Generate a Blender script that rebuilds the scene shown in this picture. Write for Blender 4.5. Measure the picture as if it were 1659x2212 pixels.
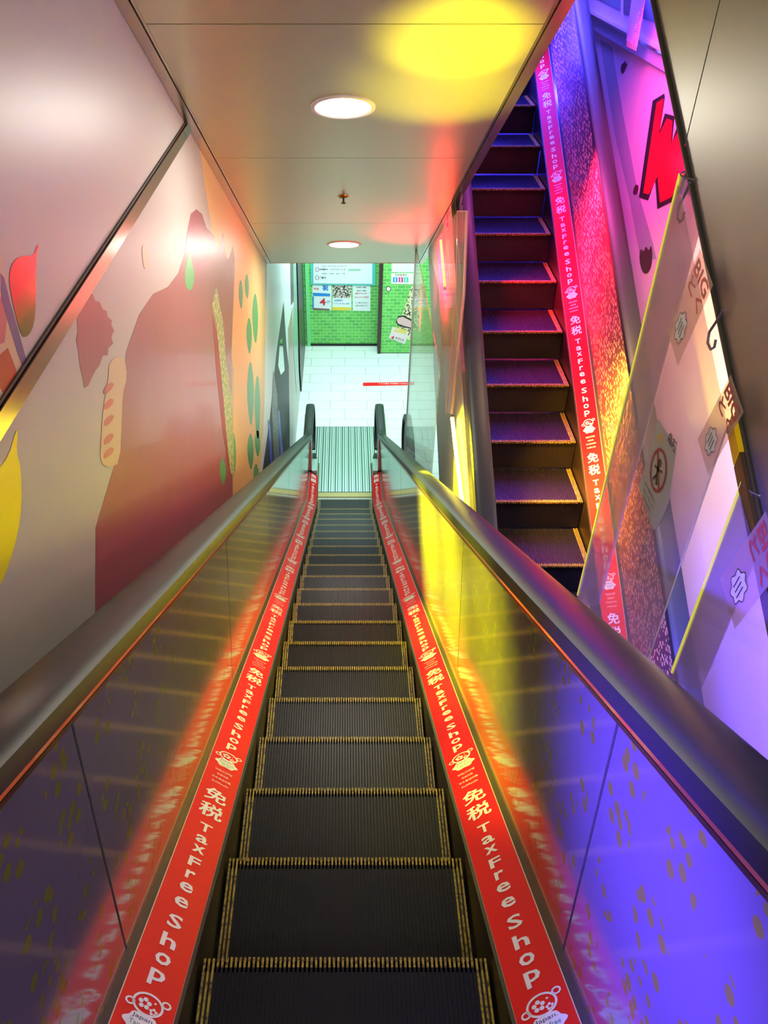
import bpy, bmesh, math, random
from mathutils import Vector, Matrix
random.seed(7)
R = math.radians
SC = bpy.context.scene
COL = SC.collection
for o in list(bpy.data.objects):
    bpy.data.objects.remove(o)

# ------------------------------------------------------------------ camera
FPX = 1750.0
PITCH = 37.84
cam_d = bpy.data.cameras.new('camera')
cam = bpy.data.objects.new('camera', cam_d)
COL.objects.link(cam)
cam.location = (0, 0, 0)
cam.rotation_euler = (R(90 - PITCH), 0, 0)
cam_d.sensor_width = 36.0
cam_d.lens = FPX / 2212 * 36
cam_d.shift_x = 84.5 / 2212
cam_d.clip_start = 0.02
SC.camera = cam

# ------------------------------------------------------------------ colour management, world
SC.view_settings.view_transform = 'Standard'
SC.view_settings.look = 'None'
SC.view_settings.exposure = 0.35
SC.view_settings.gamma = 1.0
SC.view_settings.use_curve_mapping = False
w = bpy.data.worlds.new('world')
SC.world = w
w.use_nodes = True
w.node_tree.nodes['Background'].inputs[0].default_value = (0.9, 0.93, 1.0, 1)
w.node_tree.nodes['Background'].inputs[1].default_value = 0.12

# ------------------------------------------------------------------ lights
def aim(o, tgt):
    o.rotation_euler = (Vector(tgt) - o.location).to_track_quat('-Z', 'Y').to_euler()

def area(name, loc, tgt, col, power, sx, sy=None, spread=180):
    d = bpy.data.lights.new(name, 'AREA')
    d.energy = power
    d.color = col
    d.shape = 'RECTANGLE'
    d.size = sx
    d.size_y = sy or sx
    d.spread = R(spread)
    o = bpy.data.objects.new(name, d)
    COL.objects.link(o)
    o.location = loc
    aim(o, tgt)
    return o

def spot(name, loc, tgt, col, power, ang=60, blend=.8, rad=.05):
    d = bpy.data.lights.new(name, 'SPOT')
    d.energy = power
    d.color = col
    d.spot_size = R(ang)
    d.spot_blend = blend
    d.shadow_soft_size = rad
    o = bpy.data.objects.new(name, d)
    COL.objects.link(o)
    o.location = loc
    aim(o, tgt)
    return o

BLUE = (0.05, 0.03, 1.0)
VIOLET = (0.32, 0.18, 1.0)
MAGENTA = (1.0, 0.08, 0.45)
RED = (1.0, 0.01, 0.06)
YELLOW = (1.0, 0.9, 0.0)
WARM = (1.0, 0.72, 0.42)
WHITE = (1.0, 0.96, 0.86)
WARM2 = (1.0, 0.88, 0.68)
COOL = (0.72, 1.0, 0.98)
# upper store floor behind the camera, lower store floor ahead
area('upper_store_light', (0.0, -1.6, 1.6), (0, 2.4, -1.4), WHITE, 42, 1.6, 1.0)
area('upper_store_light', (0.0, -0.6, 2.3), (0, 0.2, -2.0), WARM2, 34, 1.2, 1.0)
area('lower_store_light', (0.3, 11.3, -3.0), (0.3, 11.3, -7), COOL, 112, 2.0, 3.6)
area('lower_store_light', (0.3, 12.0, -3.1), (0.2, 13.7, -5.9), COOL, 26, 2.0, 0.5)
# coloured fixtures washing the right-hand escalator and its wall
area('blue_led_wash', (1.40, 7.9, -0.75), (1.78, 7.4, -1.0), BLUE, 85, 0.12, 2.0, 150)
area('blue_wall_wash', (1.6, 7.6, 0.9), (2.02, 7.2, -0.8), (0.13, 0.08, 1.0), 60, 0.25, 0.8, 100)
area('magenta_led_wash', (1.55, 5.6, -0.3), (2.02, 5.5, -1.6), MAGENTA, 30, 0.2, 0.9, 110)
area('red_led_wash', (1.40, 5.9, -1.9), (1.78, 5.8, -2.1), RED, 42, 0.12, 1.0, 140)
area('warm_led_wash', (1.5, 4.2, -0.9), (2.02, 4.2, -2.2), (1.0, .60, .30), 20, 0.3, 0.8, 110)
area('amber_led_wash', (1.40, 4.4, -2.75), (1.78, 4.5, -2.95), (1.0, .38, .02), 26, 0.12, 0.9, 140)
area('white_led_wash', (1.4, 3.2, -1.0), (2.02, 3.2, -2.3), (.8, .75, 1.0), 14, 0.3, 0.3, 90)
area('violet_led_wash', (1.3, 2.2, -2.2), (2.02, 2.2, -3.3), (.12, .08, 1.0), 80, 0.4, 0.9, 120)
spot('blue_fill_spot', (-0.43, 0.62, -1.10), (0.5, 0.66, -1.28), (0.09, 0.04, 1.0), 280, 74, 1.0, 0.03)  # unseen lamp, added to turn the near right panel blue
for yy, pw in ((2.1, 120), (2.9, 330), (3.7, 520)):
    spot('yellow_fill_spot', (-0.43, yy, -0.716 - yy * .5774), (0.5, yy - .05, -0.86 - yy * .5774), YELLOW, pw, 80, 1.0, 0.03)  # unseen lamps, added to throw yellow on the right panel
spot('yellow_ceiling_fill', (0.58, 3.25, -1.5), (0.42, 3.40, -0.48), YELLOW, 190, 38, 1.0, 0.04)  # unseen spot, added for the yellow streak on the ceiling
spot('yellow_ceiling_fill', (0.60, 3.7, -1.9), (0.43, 3.82, -0.75), YELLOW, 120, 44, 1.0, 0.04)  # second added spot, lengthens the ceiling streak
spot('red_ceiling_fill', (0.54, 6.2, -3.0), (0.60, 6.4, -2.2), RED, 100, 70, 1.0, 0.04)  # unseen spot, added to redden the far end of the ceiling

# ------------------------------------------------------------------ helpers
CP, SP = math.cos(R(PITCH)), math.sin(R(PITCH))
def ray(px, py):
    r = (px - 745.0) / FPX
    u = (1106.0 - py) / FPX
    return Vector((r, CP + u * SP, -SP + u * CP))
def on_x(px, py, X):
    d = ray(px, py); return d * (X / d.x)
def on_y(px, py, Y):
    d = ray(px, py); return d * (Y / d.y)
def on_z(px, py, Z):
    d = ray(px, py); return d * (Z / d.z)

def link(name, me, parent=None, mat=None):
    o = bpy.data.objects.new(name, me)
    COL.objects.link(o)
    if parent: o.parent = parent
    if mat is not None:
        for m in (mat if isinstance(mat, (list, tuple)) else [mat]):
            me.materials.append(m)
    return o

def tag(o, label=None, cat=None, group=None, kind=None):
    if label: o['label'] = label
    if cat: o['category'] = cat
    if group: o['group'] = group
    if kind: o['kind'] = kind
    return o

def empty(name, label, cat, loc=(0, 0, 0), group=None):
    o = bpy.data.objects.new(name, None)
    o.empty_display_size = .1
    COL.objects.link(o)
    o.location = loc
    return tag(o, label, cat, group)

class MB:
    """collects faces, builds one mesh"""
    def __init__(s): s.v = []; s.f = []; s.m = []
    def face(s, pts, m=0):
        b = len(s.v); s.v += [tuple(p) for p in pts]; s.f.append(tuple(range(b, b + len(pts)))); s.m.append(m)
    def box(s, a, b, m=0):
        x0, y0, z0 = a; x1, y1, z1 = b
        n = len(s.v)
        s.v += [(x0,y0,z0),(x1,y0,z0),(x1,y1,z0),(x0,y1,z0),(x0,y0,z1),(x1,y0,z1),(x1,y1,z1),(x0,y1,z1)]
        for q in ((0,3,2,1),(4,5,6,7),(0,1,5,4),(1,2,6,5),(2,3,7,6),(3,0,4,7)):
            s.f.append(tuple(n + i for i in q)); s.m.append(m)
    def prism(s, pts, off, m=0):
        """closed prism: polygon pts (3d) extruded by off"""
        n = len(s.v); k = len(pts); off = Vector(off)
        pts = [Vector(p) for p in pts]
        s.v += [tuple(p) for p in pts] + [tuple(p + off) for p in pts]
        s.f.append(tuple(range(n, n + k))); s.m.append(m)
        s.f.append(tuple(range(n + 2 * k - 1, n + k - 1, -1))); s.m.append(m)
        for i in range(k):
            j = (i + 1) % k
            s.f.append((n + j, n + i, n + k + i, n + k + j)); s.m.append(m)
    def tube(s, pts, r, seg=8, m=0, closed=False):
        pts = [Vector(p) for p in pts]; n0 = len(s.v); K = len(pts)
        prev = None
        for i, p in enumerate(pts):
            t = (pts[(i + 1) % K] - pts[i - 1]) if closed else (pts[min(i + 1, K - 1)] - pts[max(i - 1, 0)])
            t.normalize()
            if prev is None:
                a = t.orthogonal().normalized()
            else:
                a = (prev - t * prev.dot(t)).normalized()
            prev = a; b = t.cross(a)
            for q in range(seg):
                an = 2 * math.pi * q / seg
                s.v.append(tuple(p + a * (r * math.cos(an)) + b * (r * math.sin(an))))
        for i in range(K if closed else K - 1):
            for q in range(seg):
                a0 = n0 + i * seg; a1 = n0 + ((i + 1) % K) * seg
                s.f.append((a0 + q, a0 + (q + 1) % seg, a1 + (q + 1) % seg, a1 + q)); s.m.append(m)
        if not closed:
            s.f.append(tuple(n0 + q for q in range(seg))[::-1]); s.m.append(m)
            s.f.append(tuple(n0 + (K - 1) * seg + q for q in range(seg))); s.m.append(m)
    def build(s, name, mat, parent=None, smooth=False):
        me = bpy.data.meshes.new(name)
        me.from_pydata(s.v, [], s.f)
        for p, m in zip(me.polygons, s.m): p.material_index = m
        bm = bmesh.new(); bm.from_mesh(me)
        bmesh.ops.recalc_face_normals(bm, faces=bm.faces)
        bm.to_mesh(me); bm.free()
        if smooth:
            for p in me.polygons: p.use_smooth = True
            try: me.set_sharp_from_angle(angle=R(40))
            except Exception: pass
        return link(name, me, parent, mat)

# ------------------------------------------------------------------ materials
def mat(name, col, rough=.5, metal=0, coat=0, emit=None, es=0, spec=.5, alpha=1, trans=0):
    m = bpy.data.materials.new(name); m.use_nodes = True
    b = m.node_tree.nodes['Principled BSDF']
    b.inputs['Base Color'].default_value = (*col, 1)
    b.inputs['Roughness'].default_value = rough
    b.inputs['Metallic'].default_value = metal
    b.inputs['Coat Weight'].default_value = coat
    b.inputs['Coat Roughness'].default_value = .08
    b.inputs['Specular IOR Level'].default_value = spec
    b.inputs['Alpha'].default_value = alpha
    b.inputs['Transmission Weight'].default_value = trans
    if emit:
        b.inputs['Emission Color'].default_value = (*emit, 1)
        b.inputs['Emission Strength'].default_value = es
    return m
def nodes(m): return m.node_tree.nodes, m.node_tree.links, m.node_tree.nodes['Principled BSDF']
def noise_mix(m, c1, c2, scale, lo=.4, hi=.6, target='Base Color', stretch=(1, 1, 1), detail=4):
    N, L, B = nodes(m)
    tc = N.new('ShaderNodeTexCoord'); mp = N.new('ShaderNodeMapping'); mp.inputs['Scale'].default_value = stretch
    nz = N.new('ShaderNodeTexNoise'); nz.inputs['Scale'].default_value = scale; nz.inputs['Detail'].default_value = detail
    cr = N.new('ShaderNodeValToRGB')
    cr.color_ramp.elements[0].position = lo; cr.color_ramp.elements[1].position = hi
    cr.color_ramp.elements[0].color = (*c1, 1); cr.color_ramp.elements[1].color = (*c2, 1)
    L.new(tc.outputs['Object'], mp.inputs[0]); L.new(mp.outputs[0], nz.inputs[0]); L.new(nz.outputs[0], cr.inputs[0])
    L.new(cr.outputs[0], B.inputs[target])
    return nz
def bump(m, scale, strength, stretch=(1, 1, 1), dist=.002):
    N, L, B = nodes(m)
    tc = N.new('ShaderNodeTexCoord'); mp = N.new('ShaderNodeMapping'); mp.inputs['Scale'].default_value = stretch
    nz = N.new('ShaderNodeTexNoise'); nz.inputs['Scale'].default_value = scale
    bp = N.new('ShaderNodeBump'); bp.inputs['Strength'].default_value = strength; bp.inputs['Distance'].default_value = dist
    L.new(tc.outputs['Object'], mp.inputs[0]); L.new(mp.outputs[0], nz.inputs[0]); L.new(nz.outputs[0], bp.inputs['Height'])
    L.new(bp.outputs[0], B.inputs['Normal'])

M = {}
M['wall'] = mat('glossy_wall_panel', (.49, .52, .47), .42, 0, .0)
bump(M['wall'], 3, .15, dist=.01)
M['ceil'] = mat('brushed_ceiling_metal', (.56, .51, .33), .34, .6)
M['ceil_trim'] = mat('ceiling_trim_metal', (.55, .48, .38), .25, .9)
M['seam'] = mat('dark_seam', (.05, .04, .03), .6)
M['steel'] = mat('polished_steel', (.62, .62, .60), .12, 1)
M['steel_r'] = mat('brushed_steel', (.52, .52, .50), .28, .9)
M['trimred'] = mat('seam_trim_metal', (.55, .42, .36), .18, 1)
M['belt'] = mat('grey_handrail_rubber', (.020, .026, .029), .40, 0, 0, spec=.28)
M['black'] = mat('black_plastic', (.01, .01, .01), .5)
M['skirt'] = mat('dark_skirt_metal', (.035, .032, .02), .35, .4)
M['step'] = mat('step_cleat_metal', (.016, .016, .019), .4, .1, spec=.35)
M['groove'] = mat('step_groove', (.006, .006, .008), .6)
M['yellow'] = mat('worn_yellow_paint', (.55, .40, .06), .5)
noise_mix(M['yellow'], (.07, .05, .02), (.48, .34, .04), 90, .35, .55)
M['red'] = mat('red_vinyl', (.86, .006, .010), .5, 0, 0, spec=.2)
M['white'] = mat('white_vinyl', (.93, .93, .90), .5)
M['navy'] = mat('navy_ink', (.03, .05, .12), .5)
M['green_ink'] = mat('green_ink', (.02, .35, .22), .5)
M['brown_rail'] = mat('brown_metal_rail', (.42, .27, .13), .2, .9)
M['gold_rail'] = mat('gold_metal_rail', (.65, .48, .2), .2, .9)
M['tile'] = mat('white_floor_tile', (.8, .86, .84), .2)
M['lens'] = mat('lit_diffuser', (1, 1, 1), .5, emit=(1, .97, .9), es=6)
M['ring'] = mat('white_lamp_ring', (.7, .66, .58), .3)
M['brass'] = mat('brass', (.45, .33, .08), .3, .9)

# patterned balustrade panel: brushed steel with printed clusters of small olive blots
def panel_mat(name, base, blot, sx=1.0, th=.36, metal=.75, rough=.2, th2=.40):
    m = mat(name, base, rough, metal)
    N, L, B = nodes(m)
    tc = N.new('ShaderNodeTexCoord')
    mp = N.new('ShaderNodeMapping'); mp.inputs['Scale'].default_value = (0.01, 26 * sx, 26 * sx)
    vo = N.new('ShaderNodeTexVoronoi'); vo.inputs['Scale'].default_value = 1.0; vo.inputs['Randomness'].default_value = .55
    lt = N.new('ShaderNodeMath'); lt.operation = 'LESS_THAN'; lt.inputs[1].default_value = th
    mp2 = N.new('ShaderNodeMapping'); mp2.inputs['Scale'].default_value = (0.01, 5.2 * sx, 5.2 * sx)
    vo2 = N.new('ShaderNodeTexVoronoi'); vo2.inputs['Scale'].default_value = 1.0; vo2.inputs['Randomness'].default_value = .35
    lt2 = N.new('ShaderNodeMath'); lt2.operation = 'LESS_THAN'; lt2.inputs[1].default_value = th2
    mu = N.new('ShaderNodeMath'); mu.operation = 'MULTIPLY'
    mx = N.new('ShaderNodeMix'); mx.data_type = 'RGBA'
    mx.inputs[6].default_value = (*base, 1); mx.inputs[7].default_value = (*blot, 1)
    L.new(tc.outputs['Object'], mp.inputs[0]); L.new(mp.outputs[0], vo.inputs[0]); L.new(vo.outputs['Distance'], lt.inputs[0])
    L.new(tc.outputs['Object'], mp2.inputs[0]); L.new(mp2.outputs[0], vo2.inputs[0]); L.new(vo2.outputs['Distance'], lt2.inputs[0])
    L.new(lt.outputs[0], mu.inputs[0]); L.new(lt2.outputs[0], mu.inputs[1])
    L.new(mu.outputs[0], mx.inputs[0]); L.new(mx.outputs[2], B.inputs['Base Color'])
    ma = N.new('ShaderNodeMath'); ma.operation = 'MULTIPLY_ADD'; ma.inputs[1].default_value = -metal * .9; ma.inputs[2].default_value = metal
    L.new(mu.outputs[0], ma.inputs[0]); L.new(ma.outputs[0], B.inputs['Metallic'])
    return m
M['panel'] = panel_mat('patterned_steel_panel', (.36, .35, .29), (.25, .28, .03), 1.0, .38, .5, .11, .42)
M['panel_r'] = panel_mat('dense_patterned_panel', (.16, .14, .15), (.85, .70, .40), 1.25, .42, .3, .35, .62)

# ------------------------------------------------------------------ paths
H1 = 1.427; FL = -6.75
C30, S30, T30 = math.cos(R(30)), math.sin(R(30)), math.tan(R(30))
class DownPath:
    """nose line: 30 degree slope, arc, then level at the lower floor"""
    def __init__(s):
        s.z0 = -H1 / C30; s.R = 1.6
        yk = (s.z0 - FL) / T30
        s.tl = s.R * math.tan(R(15))
        s.y1 = yk - s.tl * C30                      # slope ends
        s.t1 = s.y1 / C30                            # arc length where slope ends (t = 0 at Y = 0)
        s.t2 = s.t1 + s.R * R(30)
        s.y2 = yk + s.tl
    def at(s, t, off):
        if t < s.t1:
            y = t * C30; z = s.z0 - t * S30; a = R(30)
        elif t < s.t2:
            a = R(30) - (t - s.t1) / s.R
            y = s.y2 - s.R * math.sin(a); z = FL + s.R * (1 - math.cos(a))
        else:
            y = s.y2 + (t - s.t2); z = FL; a = 0
        return (y + off * math.sin(a), z + off * math.cos(a))
    def z_at_y(s, y):
        if y < s.y1: return s.z0 - y * T30
        if y < s.y2:
            a = math.asin((s.y2 - y) / s.R); return FL + s.R * (1 - math.cos(a))
        return FL
class UpPath:
    def __init__(s): s.z0 = -5.123 / C30
    def at(s, t, off):
        return (t * C30 - off * S30, s.z0 + t * S30 + off * C30)
    def z_at_y(s, y): return s.z0 + y * T30
DP, UP = DownPath(), UpPath()

def trange(a, b, path, step=.5):
    ts = [a]
    t = a
    while t < b - 1e-6:
        d = step
        if isinstance(path, DownPath) and path.t1 - .05 <= t < path.t2: d = .08
        elif isinstance(path, DownPath) and t < path.t1: d = min(step, path.t1 - t) if path.t1 - t > 1e-4 else .08
        t = min(b, t + d); ts.append(t)
    return ts

def sweep(mb, path, xc, prof, ts, closed=True, shear=0, m=0):
    """prof: list of (x, off). closed profile -> solid bar"""
    n0 = len(mb.v); k = len(prof)
    for t in ts:
        for (x, off) in prof:
            y, z = path.at(t - shear * off * T30, off)
            mb.v.append((xc + x, y, z))
    for i in range(len(ts) - 1):
        for j in range(k if closed else k - 1):
            a = n0 + i * k + j; b = n0 + i * k + (j + 1) % k
            mb.f.append((a, b, b + k, a + k)); mb.m.append(m)
    if closed:
        mb.f.append(tuple(n0 + j for j in range(k))[::-1]); mb.m.append(m)
        mb.f.append(tuple(n0 + (len(ts) - 1) * k + j for j in range(k))); mb.m.append(m)

# ------------------------------------------------------------------ text
def text_mesh(s, bold=.0, res=2):
    c = bpy.data.curves.new('t', 'FONT'); c.body = s; c.size = 1; c.align_x = 'CENTER'; c.align_y = 'CENTER'
    c.resolution_u = res; c.offset = bold
    o = bpy.data.objects.new('t', c); COL.objects.link(o)
    bpy.context.view_layer.update()
    dg = bpy.context.evaluated_depsgraph_get()
    me = bpy.data.meshes.new_from_object(o.evaluated_get(dg))
    vs = [v.co.copy() for v in me.vertices]; fs = [tuple(p.vertices) for p in me.polygons]
    bpy.data.objects.remove(o); bpy.data.curves.remove(c); bpy.data.meshes.remove(me)
    if vs:
        x0 = min(v.x for v in vs); x1 = max(v.x for v in vs); y0 = min(v.y for v in vs); y1 = max(v.y for v in vs)
        vs = [Vector((v.x - (x0 + x1) / 2, v.y - (y0 + y1) / 2, 0)) for v in vs]
        return vs, fs, x1 - x0, y1 - y0
    return [], [], 1, 1
_tc = {}
def glyph(s, bold=0.0):
    if (s, bold) not in _tc: _tc[(s, bold)] = text_mesh(s, bold)
    return _tc[(s, bold)]
def put_text(mb, s, fn, cx, cy, w=None, h=None, bold=.02, m=0):
    """fn maps flat (x, y) to 3d"""
    vs, fs, W, Hh = glyph(s, bold)
    if not vs: return
    if h is None: k = (w / W, w / W)
    elif w is None: k = (h / Hh, h / Hh)
    else: k = (w / W, h / Hh)
    n = len(mb.v)
    mb.v += [tuple(fn(cx + v.x * k[0], cy + v.y * k[1])) for v in vs]
    for f in fs: mb.f.append(tuple(n + i for i in f)); mb.m.append(m)
def put_poly(mb, pts, fn, m=0):
    mb.face([fn(x, y) for x, y in pts], m)
def ring_pts(cx, cy, rx, ry, n=28, a0=0, a1=360):
    return [(cx + rx * math.cos(R(a0 + (a1 - a0) * i / n)), cy + ry * math.sin(R(a0 + (a1 - a0) * i / n))) for i in range(n + (0 if a1 - a0 == 360 else 1))]
def put_stroke(mb, pts, fn, wd, closed=False, m=0):
    P = [Vector((x, y)) for x, y in pts]; K = len(P); n = len(mb.v)
    for i, p in enumerate(P):
        t = (P[(i + 1) % K] - P[i - 1]) if closed else (P[min(i + 1, K - 1)] - P[max(0, i - 1)])
        if t.length < 1e-9: t = Vector((1, 0))
        t.normalize(); q = Vector((-t.y, t.x)) * wd / 2
        a = p + q; b = p - q
        mb.v += [tuple(fn(a.x, a.y)), tuple(fn(b.x, b.y))]
    for i in range(K if closed else K - 1):
        a = n + 2 * i; b = n + 2 * ((i + 1) % K)
        mb.f.append((a, a + 1, b + 1, b)); mb.m.append(m)

# one repeat of the printed strip; y = 0 at the first character, negative towards the reader
def strip_repeat(mb, fn0, y0, k, ink=0, dark=1, green=2):
    fn = lambda x, y: fn0(x * k, y0 + y * k)
    for q, (dx, dy) in enumerate(((-.0022, 0), (.0022, 0), (0, .0016), (0, -.0016))):
        lf_ = lambda x, y, q=q: Vector(fn(x, y)) + Vector((0, 0, .0001 * q))
        put_text(mb, '免', lf_, dx, dy, .080, .080, 0.0, ink)
        put_text(mb, '税', lf_, dx, -.104 + dy, .082, .082, 0.0, ink)
    for ch, y, h in (('T', .212, .046), ('a', .280, .040), ('x', .336, .038), ('F', .405, .046), ('r', .470, .038), ('e', .529, .040),
                     ('e', .597, .040), ('S', .680, .050), ('h', .756, .050), ('o', .824, .040), ('p', .890, .052)):
        ww = {'r': .03, 'T': .044, 'F': .038}.get(ch, .042)
        put_text(mb, ch, fn, 0, -y, ww, h, .02, ink)
    # wrapped bag emblem with blossom
    put_stroke(mb, ring_pts(0, -.975, .036, .030), fn, .006, True, ink)
    put_stroke(mb, ring_pts(.042, -.955, .010, .009, 12), fn, .005, True, ink)
    put_stroke(mb, ring_pts(-.042, -.985, .010, .009, 12), fn, .005, True, ink)
    for q in range(5):
        an = 90 + 72 * q
        cx, cy = -.008 + .011 * math.cos(R(an)), -.975 + .011 * math.sin(R(an))
        put_poly(mb, ring_pts(cx, cy, .0062, .0062, 10), fn, ink)
    for q in range(5):
        an = 90 + 72 * q
        cx, cy = .017 + .007 * math.cos(R(an)), -.989 + .007 * math.sin(R(an))
        put_poly(mb, ring_pts(cx, cy, .004, .004, 8), fn, ink)
    put_poly(mb, ring_pts(.016, -.964, .003, .003, 8), fn, ink)
    # white blob with words
    blob = [((.044 + .004 * math.cos(6 * a)) * math.cos(a), -1.035 + (.030 + .003 * math.cos(6 * a)) * math.sin(a)) for a in [i * math.pi / 24 for i in range(48)]]
    put_poly(mb, blob, fn, ink)
    up = lambda x, y: Vector(fn(x, y)) + Vector((0, 0, .0008))
    put_text(mb, 'Japan.', up, 0, -1.018, .055, .014, .0, dark)
    put_text(mb, 'Tax-free', up, 0, -1.036, .060, .013, .0, green)
    put_text(mb, 'Shop', up, 0, -1.052, .034, .012, .0, green)
    for i, (s, ww) in enumerate((('WELCOME', .07), ('欢迎光临', .045), ('면세 歓迎光臨', .075), ('ยินดีต้อนรับ', .065))):
        put_text(mb, s, fn, 0, -1.100 - i * .030, ww, .013, .0, ink)

# ------------------------------------------------------------------ escalator
def step_meshes(W):
    mb = MB(); ym = MB()
    n = 64; pw = W / n; D = .398; RH = .225
    mb.box((-W / 2, 0.004, -.05), (W / 2, D, -.009), 1)
    mb.box((-W / 2, 0.004, -RH), (W / 2, .03, -.009), 1)
    for i in range(n):
        x = -W / 2 + pw * (i + .2); x1 = x + pw * .5
        yel = i < 3 or i >= n - 3
        if yel:
            ym.box((x, .0, -.012), (x1, D, 0)); 
        else:
            ym.box((x, -.003, -.014), (x1, .022, 0))
            mb.box((x, .022, -.010), (x1, D - .006, 0), 0)
        # riser cleat following the slightly bowed riser
        mb.face([(x, 0, -.012), (x1, 0, -.012), (x1, .006, -RH), (x, .006, -RH)], 2)
        mb.face([(x1, 0, -.012), (x1, .012, -.012), (x1, .014, -RH), (x1, .006, -RH)], 2)
        mb.face([(x, 0, -.012), (x, .006, -RH), (x, .014, -RH), (x, .012, -.012)], 2)
    me_a = bpy.data.meshes.new('step'); me_a.from_pydata(mb.v, [], mb.f)
    for p, q in zip(me_a.polygons, mb.m): p.material_index = q
    me_a.materials.append(M['step']); me_a.materials.append(M['groove']); me_a.materials.append(M['riser'])
    me_b = bpy.data.meshes.new('yellow_border'); me_b.from_pydata(ym.v, [], ym.f); me_b.materials.append(M['yellow'])
    return me_a, me_b
M['riser'] = mat('dark_riser_metal', (.012, .012, .014), .5, .2)
STEP = step_meshes(.734)

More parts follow.
